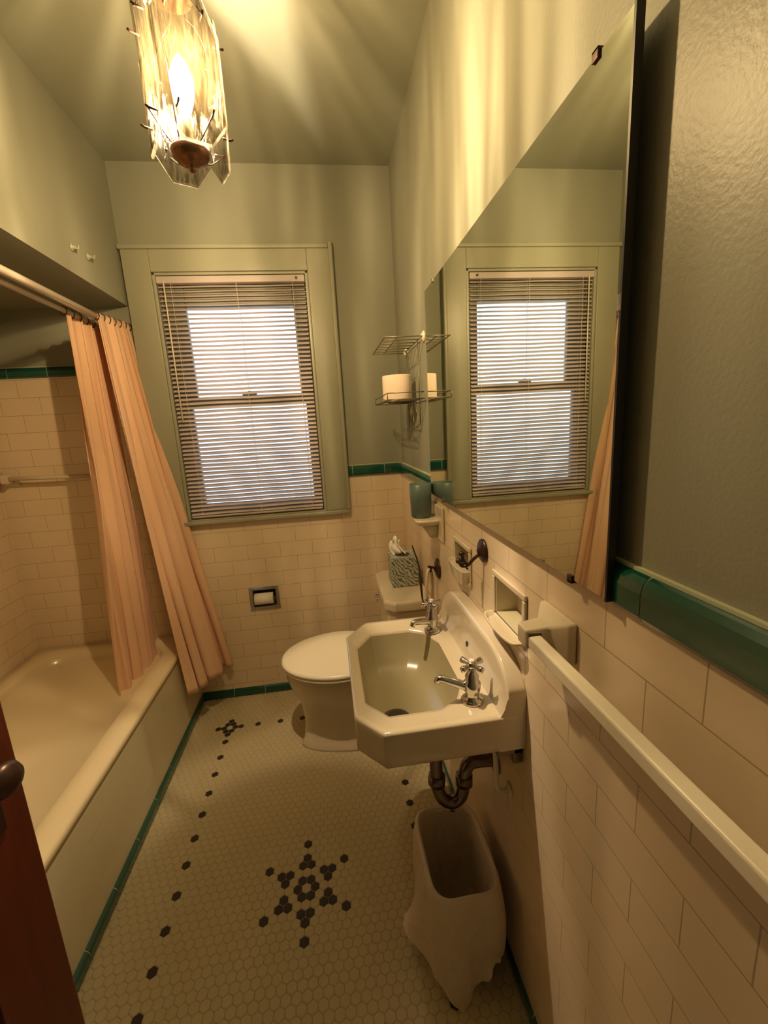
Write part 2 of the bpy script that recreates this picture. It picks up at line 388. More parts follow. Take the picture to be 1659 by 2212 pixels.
# ------------------------------------------------------------------ green cap and base tiles
def cap_run(name, a, b, fixed, axis, sign, z0, z1, label, step=.157, proud=.008, first=None, back=.0):
    """bullnose run; axis = direction of the run; sign = side of room; fixed = tile plane"""
    bm = B(); h = z1 - z0
    prof = [(back, z0), (-proud * .55, z0), (-proud, z0 + h * .12), (-proud, z0 + h * .62), (-proud * .75, z0 + h * .82), (-proud * .2, z0 + h * .95), (.004, z1), (back, z1)]
    joints = []; p = first if first is not None else a
    while p > a: p -= step
    while p < b: joints.append((max(p, a), min(p + step, b))); p += step
    for (u, v) in joints:
        if v - u < .002: continue
        rings = []
        for w in (u + .0012, v - .0012):
            rings.append([((w, fixed + sign * d, z) if axis == 'x' else (fixed + sign * d, w, z)) for d, z in prof])
        loft(bm, rings, mi=0)
    rings = []
    for w in (a, b): rings.append([((w, fixed + sign * (d + .0012 if d < .003 else d), z - .0006) if axis == 'x' else (fixed + sign * (d + .0012 if d < .003 else d), w, z - .0006)) for d, z in prof])
    loft(bm, rings, mi=1)
    if z1 > .2:   # line of caulk along the top
        bx = (a, b, fixed + sign * .002, fixed + sign * (back + .006)) if axis == 'x' else None
        t0, t1 = sorted((fixed + sign * .003, fixed + sign * (back + .002)))
        if axis == 'x': box(bm, a, b, t0, t1, z1 - .001, z1 + .0035, 1)
        else: box(bm, t0, t1, a, b, z1 - .001, z1 + .0035, 1)
    return struct(obj(name, bm, ['green', 'grout'], recalc=True), label, 'tile trim')
cap_run('trim_1', YN, YB, XR, 'y', 1, ZCAP0, ZCAP1, 'dark green glazed cap tiles along the right wall', first=.4225, back=.012, proud=.010)
cap_run('trim_2', .092, XR - .006, YB, 'x', 1, ZCAP0 + .012, ZCAP1 + .002, 'dark green cap tiles on the back wall right of the window', first=.117, back=.008)
cap_run('trim_3', XL, -.80, YB, 'x', 1, 1.618, 1.662, 'dark green cap tiles on the end wall of the tub alcove', first=-1.31, back=.008)
cap_run('trim_4', YA, YB, XL, 'y', -1, 1.618, 1.662, 'dark green cap tiles along the long alcove wall', back=.008)
cap_run('baseboard_back', XT, XR, YB, 'x', 1, 0, .045, 'dark green base tiles under the back wall', proud=.010, back=.004)
cap_run('baseboard_right', YN, YB, XR, 'y', 1, 0, .040, 'dark green base tiles under the right wall', proud=.008, back=.004)
cap_run('baseboard_left', YA, YB, XT, 'y', -1, 0, .042, 'dark green base tiles along the tub front', proud=.012, back=.004)
# ------------------------------------------------------------------ window
w = thing('window_1', 'double hung window with sage painted casing', 'window', (-.346, YB, .93)); w['kind'] = 'structure'
CX0, CX1, CZ1 = -.780, .088, 2.112
bm = B()
yo = YB - .018
box(bm, CX0, WX0, yo, YB + .05, .945, 2.118); box(bm, WX1, CX1, yo, YB + .05, .945, 2.118); box(bm, WX0, WX1, yo, YB + .05, WZ1, 2.118)
obj('casing', bm, 'trim', w, bevel=.003)
bm = B()   # back band round the casing
box(bm, CX1 - .012, CX1 + .006, yo - .009, YB + .002, .945, 2.135); box(bm, CX0 - .008, CX1 - .012, yo - .009, YB + .002, 2.108, 2.126)
obj('back_band', bm, 'trim', w, bevel=.004)
bm = B()
box(bm, CX0 - .01, CX1 + .004, YB - .032, YB + .06, .925, .945); obj('sill', bm, 'trim', w, bevel=.005)
bm = B()   # inner stop
for (a, b) in ((WX0, WX0 + .014), (WX1 - .014, WX1)): box(bm, a, b, YB - .012, YB + .03, .945, WZ1)
box(bm, WX0, WX1, YB - .012, YB + .03, WZ1 - .012, WZ1)
obj('stop', bm, 'trim', w, bevel=.003)
def sash(name, x0, x1, z0, z1, gx0, gx1, gz0, gz1, y0, y1):
    bm = B(); box(bm, x0, gx0, y0, y1, z0, z1); box(bm, gx1, x1, y0, y1, z0, z1); box(bm, gx0, gx1, y0, y1, z0, gz0); box(bm, gx0, gx1, y0, y1, gz1, z1)
    s = obj(name, bm, 'trim', w, bevel=.004)
    bm = B(); box(bm, gx0, gx1, (y0 + y1) / 2 - .002, (y0 + y1) / 2 + .002, gz0, gz1)
    g = obj('pane', bm, 'pane', s); g['label'] = 'clear window glass'
    return s
sash('upper_sash', WX0, WX1, 1.460, 2.02, -.572, -.098, 1.512, 1.900, YB + .060, YB + .092)
sash('lower_sash', WX0, WX1, .952, 1.505, -.592, -.078, 1.012, 1.460, YB + .024, YB + .056)
bm = B(); box(bm, -.365, -.300, YB + .030, YB + .050, 1.505, 1.517); lathe(bm, [(.012, 0), (.012, .008), (.006, .012)], (-.332, YB + .038, 1.517), n=14)
obj('sash_lock', bm, 'chrome', w, bevel=.001)
bm = B()  # outer jambs so the reveal is closed
box(bm, WX0 - .02, WX0, YB + .05, YB + .12, .93, 2.05); box(bm, WX1, WX1 + .02, YB + .05, YB + .12, .93, 2.05)
box(bm, WX0, WX1, YB + .09, YB + .12, WZ1, 2.05); box(bm, WX0, WX1, YB + .05, YB + .12, .92, .952)
obj('jamb', bm, 'trim', w)
# blind
bl = thing('venetian_blind', 'cream mini blind with many thin slats hanging in the window', 'blind', (-.346, YB, 2.015))
bx0, bx1 = WX0 + .016, WX1 - .016
bm = B(); box(bm, bx0, bx1, YB - .016, YB + .014, 1.978, 2.006); obj('headrail', bm, 'slat', bl, bevel=.003)
bm = B(); box(bm, bx0 + .004, bx1 - .004, YB - .012, YB + .010, .957, .966); obj('bottom_rail', bm, 'slat', bl, bevel=.002)
bm = B(); z = 1.968; tilt = math.radians(31)
while z > .972:
    pr = []
    for k in range(6):
        t = (k / 5 - .5) * .0235; c = .0016 * (1 - (2 * k / 5 - 1) ** 2)
        pr.append((-.001 + t * math.cos(tilt) - c * math.sin(tilt) * 0, z + t * math.sin(tilt) + c))
    rings = []
    for q in range(13):
        x = bx0 + .003 + (bx1 - bx0 - .006) * q / 12; sg = .0009 * math.sin(z * 37 + q * .9)
        rings.append([(x, YB + a, b + sg) for a, b in pr] + [(x, YB + a, b + sg - .0005) for a, b in pr[::-1]])
    loft(bm, rings); z -= .0187
obj('slats', bm, 'slat', bl, smooth=False)
for x in (-.60, -.33, -.09):
    bm = B(); tube(bm, [(x, YB - .0135, 1.985), (x, YB - .0135, .962)], .0007, 5); tube(bm, [(x, YB + .0115, 1.985), (x, YB + .0115, .962)], .0007, 5)
    obj('ladder_cord', bm, 'plastic', bl)
bm = B(); tube(bm, [(-.625, YB - .022, 1.985), (-.627, YB - .024, 1.40)], .003, 6); obj('tilt_wand', bm, 'plastic', bl, smooth=True)
bm = B(); lathe(bm, [(.0055, 0), (.0055, .004)], (-.072, YB - .021, 1.992), 'y', 10); obj('bracket_pin', bm, 'bronze', bl)
# ------------------------------------------------------------------ bathtub
tb = thing('bathtub', 'built-in cream enamel bathtub with tiled front on the left', 'bathtub', (-1.08, 1.3, 0))
tx0, tx1, ty0, ty1, ZT = XL + .001, XT, YA + .002, YB - .001, .385
cx, cy = (tx0 + tx1) / 2, (ty0 + ty1) / 2; hx, hy = (tx1 - tx0) / 2, (ty1 - ty0) / 2
def tr(x0, x1, y0, y1, r, z): return rrect((x0 + x1) / 2, (y0 + y1) / 2, (x1 - x0) / 2, (y1 - y0) / 2, r, z, 10)
bm = B(); rg = [tr(tx0, tx1, ty0, ty1, .003, .355), tr(tx0, tx1, ty0, ty1, .003, .378), tr(tx0 + .004, tx1 - .006, ty0 + .004, ty1 - .004, .006, .385),
  tr(-1.362, -.806, .60, 2.008, .13, .386), tr(-1.350, -.813, .61, 1.996, .13, .378), tr(-1.340, -.822, .63, 1.982, .13, .34),
  tr(-1.318, -.845, .70, 1.93, .14, .16), tr(-1.290, -.870, .75, 1.885, .14, .10), tr(-1.24, -.92, .82, 1.82, .13, .075), tr(-1.12, -1.04, 1.1, 1.5, .03, .070)]
loft(bm, rg, True, True); obj('basin', bm, 'tub', tb, smooth=True)
bm = B(); box(bm, XT - .04, XT, ty0, ty1, 0, .3545); obj('apron', bm, 'tile_apron', tb)
# ------------------------------------------------------------------ grab rail on the end wall of the alcove
g = thing('grab_rail', 'cream ceramic towel rail on the tiled end wall above the tub', 'rail', (-1.22, YB, 1.19))
bm = B(); tube(bm, [(-1.385, 2.045, 1.200), (-1.00, 2.045, 1.190)], .009, 12); obj('bar', bm, 'porc', g, smooth=True)
for x in (-1.385, -1.00):
    bm = B(); box(bm, x - .032, x + .032, YB - .014, YB, 1.165, 1.235); box(bm, x - .015, x + .015, YB - .055, YB - .012, 1.178, 1.218)
    obj('post', bm, 'porc', g, bevel=.008, seg=3)
# ------------------------------------------------------------------ curtain rods and curtains
def rod(name, x, z, r, label):
    bm = B(); tube(bm, [(x, YA + .002, z + .004), (x, YB - .001, z)], r, 14)
    for y, s in ((YA + .001, 1), (YB - .0005, -1)): lathe(bm, [(r * 1.9, 0), (r * 1.9, s * .006), (r * 1.3, s * .012)], (x, y, z), 'y', 16)
    o = tag(obj(name, bm, 'white', smooth=True), label, 'curtain rod'); return origin(o, (x, YB, z))
rod('curtain_rod', -.842, 1.812, .0125, 'thicker white curtain rod nearest the room under the bulkhead')
rod('curtain_rod', -.888, 1.802, .0085, 'thinner white curtain rod behind the thick one, over the tub')
def curtain(name, top, bot, nf, amp, label, rodz, seed, bow=0.0):
    """top/bot: list of two (x,y,z) ends; folds run down"""
    root = thing(name, label, 'curtain', ((top[0][0] + top[1][0]) / 2, (top[0][1] + top[1][1]) / 2, bot[0][2]))
    rnd = random.Random(seed); ph = [rnd.uniform(-.5, .5) for _ in range(nf + 2)]; am = [rnd.uniform(.55, 1.25) for _ in range(nf + 2)]
    NU, NV = nf * 30, 60
    T0, T1, B0, B1 = map(Vector, (*top, *bot)); bm = B(); G = []
    for v in range(NV + 1):
        t = v / NV; row = []
        for u in range(NU + 1):
            s = u / NU; f = s * nf; k = int(f)
            su = s + .010 * math.sin(2 * PI * (s * 3 + t * .8 + seed)) * t
            p = T0.lerp(T1, su).lerp(B0.lerp(B1, su), t)
            a = amp * (am[min(k, nf)] * (1 - (f - k)) + am[min(k + 1, nf + 1)] * (f - k))
            f = nf * (s + .10 * math.sin(2 * PI * s * 1.5 + seed) * (.3 + .7 * t) + .035 * math.sin(2 * PI * s * 4 + seed * 2 + t * 1.5))
            w = math.sin(2 * PI * (f + .35 * math.sin(t * 2.2 + ph[min(k, nf)] * 1.0) * t)) + .30 * (1 - .75 * t) * math.sin(2 * PI * 3 * f + seed)
            grow = .45 + .55 * min(1, t * 3)
            across = (B1 - B0).normalized() if t > 0 else (T1 - T0).normalized()
            nrm = Vector((across.y, -across.x, 0)).normalized()
            p = p + nrm * (w * a * grow) + Vector((0, 0, 1)) * (.004 * math.cos(2 * PI * f) * (1 - t) ** 6)
            p += across * (.010 * math.sin(4 * PI * f + 1) * grow)
            p.x += bow * math.sin(PI * t)
            p.z += .006 * math.sin(9 * s + seed) * t ** 4
            p.y = min(p.y, YB - .024 + .018 * (1 - t))
            row.append(bm.verts.new(p))
        G.append(row)
    for v in range(NV):
        for u in range(NU): bm.faces.new((G[v][u], G[v][u + 1], G[v + 1][u + 1], G[v + 1][u]))
    o = obj('cloth', bm, 'cloth', root, smooth=True)
    sm = o.modifiers.new('thick', 'SOLIDIFY'); sm.thickness = .0016
    for k in range(7):
        p = T0.lerp(T1, k / 6); bm = B(); R = .015
        tube(bm, [(p.x + R * .8 * math.cos(a), p.y + .003 * math.sin(a * 2), rodz - .002 + R * math.sin(a)) for a in [2 * PI * q / 18 for q in range(18)]], .0018, 6, closed=True)
        obj('ring', bm, 'bronze', root, smooth=True)
    return root
curtain('shower_curtain', [(-.835, 1.888, 1.820), (-.797, 2.078, 1.820)], [(-.695, 1.80, .215), (-.575, 2.055, .200)], 3, .030, 'peach shower curtain falling outside the tub rim beside the window', 1.812, 3, -.016)
curtain('shower_liner', [(-.888, 1.770, 1.794), (-.888, 2.06, 1.794)], [(-.868, 1.63, .22), (-.868, 2.03, .22)], 4, .020, 'peach shower liner hanging down inside the tub', 1.802, 8)
# ------------------------------------------------------------------ hooks on the bulkhead
for (y, z, lb) in ((1.700, 1.979, 'small painted-over wall hook on the bulkhead, the nearer of two'), (1.805, 1.987, 'small painted-over wall hook on the bulkhead, the one closer to the window')):
    bm = B(); lathe(bm, [(.013, 0), (.013, .004), (.006, .007), (.005, .014)], (XS, y, z), 'x', 16); tube(bm, curve([(XS + .012, y, z), (XS + .02, y, z - .006), (XS + .022, y, z + .006)], 4), .003, 6)
    origin(tag(obj('wall_hook', bm, 'trim', smooth=True), lb, 'hook', 'painted hooks on the bulkhead'), (XS, y, z))
# ------------------------------------------------------------------ door
dr = thing('door_1', 'dark red wooden door standing open at the left', 'door', (-.605, -.08, 0)); dr['kind'] = 'structure'
P0, P1 = Vector((-.605, -.08, 0)), Vector((-.492, .62, 0)); dd = (P1 - P0); DL = dd.length; ang = math.atan2(dd.y, dd.x)
RM = Matrix.Translation(P0) @ Matrix.Rotation(ang, 4, 'Z')
def dobj(name, bm, m, parent, **kw):
    bmesh.ops.transform(bm, matrix=RM, verts=bm.verts); return obj(name, bm, m, parent, **kw)
bm = B(); H, TH = 2.02, .036     # local: x along the door, y thickness (+y is away from the room)
st = .105
box(bm, 0, st, 0, TH, .008, H); box(bm, DL - st, DL, 0, TH, .008, H)
for z0, z1 in ((.008, .23), (.86, 1.0), (1.90, H)): box(bm, st, DL - st, 0, TH, z0, z1)
leaf = dobj('leaf', bm, 'wood', dr, bevel=.003)
for z0, z1 in ((.23, .86), (1.0, 1.90)):
    bm = B(); box(bm, st, DL - st, .010, TH - .010, z0, z1); dobj('panel', bm, 'wood', dr)
bm = B(); kz = .905; kx = DL - .060
lathe(bm, [(.026, 0), (.026, -.003), (.012, -.006), (.009, -.012), (.009, -.026), (.015, -.030), (.022, -.036), (.0235, -.044), (.020, -.051), (.010, -.055)], (kx, 0, kz), 'y', 24)
dobj('knob', bm, 'bronze', dr, smooth=True)
bm = B(); box(bm, kx - .022, kx + .022, -.003, 0, kz - .10, kz - .032); dobj('escutcheon', bm, 'bronze', dr, bevel=.002)
bm = B(); box(bm, DL - .0005, DL + .0015, .006, TH - .006, kz - .09, kz + .05); dobj('latch_plate', bm, 'bronze', dr)
# ------------------------------------------------------------------ mirror
mr = thing('wall_mirror', 'large frameless wall mirror on the right wall reflecting the window', 'mirror', (.345, .94, 1.105))
my0, my1, mz0, mz1 = .476, 1.404, 1.104, 1.738
bm = B(); box(bm, .3400, .3455, my0, my1, mz0, mz1)
for f in bm.faces:
    if abs(f.normal.x) < .5 and abs(f.calc_center_median().x - .3427) < .002: f.material_index = 1
obj('glass', bm, ['mirror', 'black'], mr)
bm = B(); box(bm, .3457, .3490, my0 + .0005, my1 - .002, mz0 + .002, mz1 - .002); obj('backing', bm, 'black', mr)
bm = B(); t = .0035
box(bm, .3385, .3485, my0 - t, my0, mz0 - .002, mz1 + .002); obj('edge_strip', bm, 'black', mr)
for (y, z, top) in ((.539, mz1, 1), (.556, mz0, 0), (1.30, mz1, 1), (1.25, mz0, 0)):
    bm = B(); s = 1 if top else -1; za, zb = sorted((z - s * .006, z + s * .006))
    box(bm, .3372, .3398, y - .006, y + .006, za, zb); zc, zd = sorted((z + s * .002, z + s * .006)); box(bm, .3372, (XP if top else XR) - .001, y - .006, y + .006, zc, zd)
    obj('clip', bm, 'bronze' if y < 1 else 'chrome', mr, bevel=.001)
bm = B(); box(bm, .3384, .3396, my0 - .003, my0 + .004, 1.452, 1.470); obj('clip', bm, 'chrome', mr, bevel=.001)
# ------------------------------------------------------------------ sink
sk = thing('wall_mounted_sink', 'cream porcelain wall mounted sink with cut corners', 'sink', (.2, .965, .62))
outer = [(.012, 1.130), (.012, .784), (.066, .720), (.325, .720), (.3555, .724), (.3555, 1.206), (.325, 1.210), (.074, 1.210)]
inner = [(.040, 1.085), (.040, .842), (.085, .787), (.195, .787), (.238, .815), (.268, .875), (.268, 1.060), (.240, 1.125), (.195, 1.150), (.085, 1.150)]
cc = (.150, .968); NR = 72
EX = [math.atan2(q[1] - cc[1], q[0] - cc[0]) % (2 * PI) + .0001 for q in outer + inner]
ANG = sorted([2 * PI * k / NR for k in range(NR)] + EX)
O_ = resample(outer, cc, NR, EX); I_ = resample(inner, cc, NR, EX)
def sc(P, k, z, c=cc, dx=0, dy=0): return [(c[0] + dx + (p[0] - c[0]) * k, c[1] + dy + (p[1] - c[1]) * k, z) for p in P]
def mixp(A, C, t, z): return [(a[0] * (1 - t) + c[0] * t, a[1] * (1 - t) + c[1] * t, z) for a, c in zip(A, C)]
E_ = [(.13 + .035 * math.cos(a), .95 + .035 * math.sin(a)) for a in ANG]
rings = [mixp(O_, E_, .96, .610), mixp(O_, E_, .55, .618), mixp(O_, E_, .26, .650), sc(O_, .975, .672), sc(O_, .988, .676), sc(O_, .992, .70), sc(O_, .998, .740), sc(O_, 1.0, .749), sc(O_, .994, .753), mixp(O_, I_, .22, .753),
  mixp(O_, I_, .36, .748), mixp(O_, I_, .80, .746), mixp(O_, I_, .96, .744), mixp(O_, I_, 1.0, .737), mixp(I_, E_, .05, .715), mixp(I_, E_, .16, .675), mixp(I_, E_, .34, .650), mixp(I_, E_, .7, .640), mixp(I_, E_, .95, .636)]
bm = B(); loft(bm, rings[:14], True, False); obj('basin', bm, 'porc', sk, smooth=True)
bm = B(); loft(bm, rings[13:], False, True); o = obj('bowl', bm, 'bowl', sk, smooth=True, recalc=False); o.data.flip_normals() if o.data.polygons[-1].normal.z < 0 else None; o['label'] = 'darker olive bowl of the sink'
# raised back: a concave fillet rising into the splash
bm = B(); rings = []
def prof_back(h):    # (x, z) outline from front foot, up, over to the wall and down
    return [(.262, .7455), (.288, .748), (.303, .755), (.311, .770), (.315, .790), (.3165, h - .012), (.319, h - .004), (.324, h), (.352, h), (.3555, h - .002), (.3555, .674), (.30, .674)]
ys = [(.722, .800), (.728, .812), (.740, .826), (.757, .840), (.778, .852), (.805, .860), (.84, .865), (.97, .866), (1.09, .865), (1.125, .860), (1.155, .850), (1.178, .836), (1.195, .820), (1.208, .800)]
for y, h in ys: rings.append([(x, y, z) for x, z in prof_back(h)])
loft(bm, rings); obj('back_splash', bm, 'porc', sk, bevel=.004, seg=3)
bm = B(); lathe(bm, [(.0075, 0), (.0075, -.003), (.006, -.004)], (.3155, .965, .783), 'x', 14); o = obj('overflow_hole', bm, 'drain', sk)
bm = B(); lathe(bm, [(.032, 0), (.034, .0015), (.030, .003), (.022, .002)], (.115, .905, .645), n=24); obj('drain_flange', bm, 'darkchrome', sk, smooth=True)
bm = B(); lathe(bm, [(.023, 0), (.023, .0035)], (.115, .905, .6456), n=20); obj('drain_hole', bm, 'drain', sk)
def tap(bx, by, spout, lever, arms):
    r = bpy.data.objects.new('tap', None); COL.objects.link(r); r.location = (bx, by, .748); r.empty_display_size = .02; r.parent = sk
    bpy.context.view_layer.update(); r.matrix_parent_inverse = sk.matrix_world.inverted(); bpy.context.view_layer.update()
    bm = B(); lathe(bm, [(.024, 0), (.025, .003), (.022, .007), (.015, .012), (.0155, .022), (.018, .028), (.0185, .044), (.014, .050), (.015, .060), (.010, .068), (.006, .080)], (bx, by, .747), n=22)
    obj('tap_body', bm, 'chrome', r, smooth=True)
    d = Vector(spout); b0 = Vector((bx, by, .775))
    bm = B(); pts = curve([b0, b0 + d * .35 + Vector((0, 0, .008)), b0 + d * .75 + Vector((0, 0, .014)), b0 + d + Vector((0, 0, .016)), b0 + d * 1.10 + Vector((0, 0, .006))], 5)
    tube(bm, pts, [.0105 - .0035 * i / len(pts) for i in range(len(pts))], 14); obj('spout', bm, 'chrome', r, smooth=True)
    bm = B(); hz = .832
    lathe(bm, [(.006, -.008), (.011, -.003), (.012, .004), (.008, .009)], (bx, by, hz), n=16)
    for k in range(4):
        a = arms + k * PI / 2; u = Vector((math.cos(a), math.sin(a), 0)); c0 = Vector((bx, by, hz))
        tube(bm, [c0 + u * .006, c0 + u * .014, c0 + u * .024, c0 + u * .029, c0 + u * .031], [.0055, .0048, .0068, .0068, .003], 10)
    obj('cross_handle', bm, 'chrome', r, smooth=True)
    bm = B(); lathe(bm, [(.007, .0085), (.007, .011), (.004, .0125)], (bx, by, hz), n=14); obj('button', bm, 'white', r, smooth=True)
    return r
tap(.268, .795, (-.066, .018, .006), 0, .5); tap(.262, 1.125, (-.060, -.035, .004), 0, .2)
# waste trap
bm = B(); pts = curve([(.208, .905, .640), (.208, .905, .560), (.210, .905, .440), (.222, .902, .400), (.246, .900, .386), (.268, .897, .402), (.276, .895, .440), (.280, .893, .478), (.292, .892, .500), (.318, .890, .505), (.354, .888, .503)], 6)
tube(bm, pts, .0165, 16)
for p, ax in (((.208, .905, .540), 'z'), ((.209, .905, .455), 'z'), ((.277, .895, .452), 'z')): lathe(bm, [(.018, -.014), (.0225, -.012), (.0225, .012), (.018, .014)], p, ax, 8)
lathe(bm, [(.007, 0), (.007, -.012), (.004, -.014)], (.246, .900, .372), n=8)
tp = obj('waste_trap', bm, 'darkchrome', sk, smooth=True)
bm = B(); lathe(bm, [(.034, 0), (.033, -.004), (.020, -.010)], (XR - .0005, .888, .503), 'x', 22); obj('wall_flange', bm, 'darkchrome', sk, smooth=True)
bm = B(); lathe(bm, [(.024, .640), (.024, .606), (.020, .600)], (.208, .905, 0), n=18); obj('tailpiece_nut', bm, 'chrome', sk, smooth=True)
for y in (.80, 1.06):
    bm = B(); tube(bm, curve([(.352, y, .50), (.335, y, .50), (.325, y, .515), (.322, y, .58), (.318, y, .672)], 5), .006, 8); lathe(bm, [(.018, 0), (.017, -.004), (.008, -.006)], (XR - .0005, y, .50), 'x', 14)
    obj('supply_pipe', bm, 'plastic', sk, smooth=True)
bm = B(); box(bm, .300, .3555, .735, .790, .650, .676); box(bm, .335, .3555, .735, .790, .628, .676); obj('wall_bracket', bm, 'darkchrome', sk, bevel=.003)
# ------------------------------------------------------------------ toilet
tl = thing('toilet', 'cream porcelain toilet with closed lid between the sink and back wall', 'toilet', (.02, 1.675, 0))
ty = 1.672
def egg(x0, x1, hw, z, n=40, sq=1.0):   # x0 front, x1 back
    c = (x0 + x1) / 2; hx = (x1 - x0) / 2; out = []
    for k in range(n):
        a = 2 * PI * k / n; x = math.cos(a); y = math.sin(a)
        wdt = hw * (1 + .10 * x) * (abs(y) ** .9) * (1 if y > 0 else -1)
        out.append((c + hx * x, ty + wdt, z))
    return out
bm = B(); loft(bm, [egg(-.205, .30, .098, 0), egg(-.208, .30, .100, .012), egg(-.195, .30, .090, .03), egg(-.185, .30, .084, .12), egg(-.195, .30, .095, .20), egg(-.225, .30, .140, .275), egg(-.240, .30, .168, .33), egg(-.245, .30, .176, .372), egg(-.240, .30, .172, .378)])
obj('bowl', bm, 'porc', tl, smooth=True)
bm = B(); loft(bm, [egg(-.248, .165, .180, .379), egg(-.253, .168, .185, .383), egg(-.253, .168, .185, .390), egg(-.248, .165, .180, .394)]); obj('seat', bm, 'plastic', tl, smooth=True)
bm = B(); loft(bm, [egg(-.250, .168, .184, .3955), egg(-.257, .170, .188, .400), egg(-.256, .170, .187, .408), egg(-.245, .165, .178, .4145), egg(-.18, .12, .12, .417)]); obj('lid', bm, 'plastic', tl, smooth=True)
for p in [(.148, ty - .08, .40), (.148, ty + .08, .40)]:
    bm = B(); lathe(bm, [(.010, -.004), (.012, .0), (.012, .016), (.006, .022)], p, n=12); obj('hinge', bm, 'plastic', tl, smooth=True)
def octo(x0, x1, hw, c, z): return [(x1, ty - hw, z), (x1, ty + hw, z), (x0 + c, ty + hw, z), (x0, ty + hw - c, z), (x0, ty - hw + c, z), (x0 + c, ty - hw, z)]
bm = B(); loft(bm, [octo(.19, .340, .165, .03, .37), octo(.186, .345, .172, .03, .41), octo(.180, .348, .180, .035, .645)]); obj('tank', bm, 'porc', tl, bevel=.012, seg=4)
bm = B(); loft(bm, [octo(.172, .354, .188, .036, .646), octo(.168, .3545, .192, .038, .652), octo(.168, .3545, .192, .038, .676), octo(.174, .352, .186, .036, .686)]); obj('tank_lid', bm, 'porc', tl, bevel=.006, seg=3)
bm = B(); lathe(bm, [(.010, 0), (.010, -.008), (.006, -.012)], (.180, ty + .12, .60), 'x', 12); box(bm, .160, .168, ty + .06, ty + .125, .594, .606); obj('flush_lever', bm, 'chrome', tl, bevel=.002)
# tissue box
tz = .687
ti = thing('tissue_box', 'patterned blue grey tissue box standing on the toilet tank lid', 'tissue box', (.275, 1.69, tz))
bm = B(); box(bm, .222, .330, 1.632, 1.742, tz, tz + .122)
ob = obj('carton', bm, 'damask', ti, bevel=.002)
bm = B(); lathe(bm, [(.030, 0), (.030, .0015)], (.276, 1.687, tz + .1222), n=20); obj('opening', bm, 'drain', ti)
bm = B(); G = []
for v in range(13):
    t = v / 12; row = []
    for u in range(13):
        s = u / 12 - .5; wd = .050 * (1 - .55 * t) + .012
        a = Vector((.276 - .030 * math.sin(t * 2.2) + s * wd, 1.687 + .012 * math.sin(s * 14 + t * 3) * (1 - .3 * t) + .01 * t, tz + .123 + .068 * t + .010 * math.cos(s * 7)))
        row.append(bm.verts.new(a))
    G.append(row)
for v in range(12):
    for u in range(12): bm.faces.new((G[v][u], G[v][u + 1], G[v + 1][u + 1], G[v + 1][u]))
ts = tag(obj('tissue', bm, 'paper', None, smooth=True), 'white paper tissue pulled up out of the patterned box', 'tissue'); origin(ts, (.276, 1.687, tz + .122))
ts.modifiers.new('s', 'SOLIDIFY').thickness = .0008
# ------------------------------------------------------------------ paper holder in the back wall
tph = thing('toilet_paper_holder', 'chrome framed toilet paper holder set into the back wall', 'paper holder', (-.367, YB, .525))
x0, x1, z0, z1 = -.440, -.293, .463, .585
bm = B(); f = .016
for a in ((x0, x1, z1 - f, z1), (x0, x1, z0, z0 + f), (x0, x0 + f, z0 + f, z1 - f), (x1 - f, x1, z0 + f, z1 - f)): box(bm, a[0], a[1], YB - .006, YB - .0005, a[2], a[3])
obj('frame', bm, 'chrome', tph, bevel=.002)
bm = B(); a0, a1, b0, b1 = x0 + f, x1 - f, z0 + f, z1 - f; e = .0012
box(bm, a0 + e, a1 - e, YB + .050, YB + .054, b0 + e, b1 - e)
for q in ((a0 + e, a0 + 3 * e, b0 + e, b1 - e), (a1 - 3 * e, a1 - e, b0 + e, b1 - e), (a0 + e, a1 - e, b0 + e, b0 + 3 * e), (a0 + e, a1 - e, b1 - 3 * e, b1 - e)): box(bm, q[0], q[1], YB - .002, YB + .051, q[2], q[3])
obj('recess', bm, 'brownmetal', tph)
bm = B(); tube(bm, [(x0 + f + .002, YB + .004, .520), (x1 - f - .002, YB + .004, .520)], .008, 10); box(bm, x0 + f + .003, x0 + f + .006, YB - .006, YB + .014, .508, .534); box(bm, x1 - f - .006, x1 - f - .003, YB - .006, YB + .014, .508, .534)
obj('spindle', bm, 'darkchrome', tph)
bm = B(); c = (0, YB - .036, .520); rings = []
lathe(bm, [(.012, -.416), (.029, -.416), (.029, -.325), (.012, -.325)], (0, YB + .004, .519), 'x', 26, cap=False)
o = tag(obj('toilet_paper_roll', bm, 'paper', smooth=False), 'nearly used white toilet roll in the recessed wall holder', 'toilet roll'); origin(o, (-.37, YB + .004, .49))
for p in o.data.polygons: p.use_smooth = len(p.vertices) == 4 and abs(p.normal.x) < .5
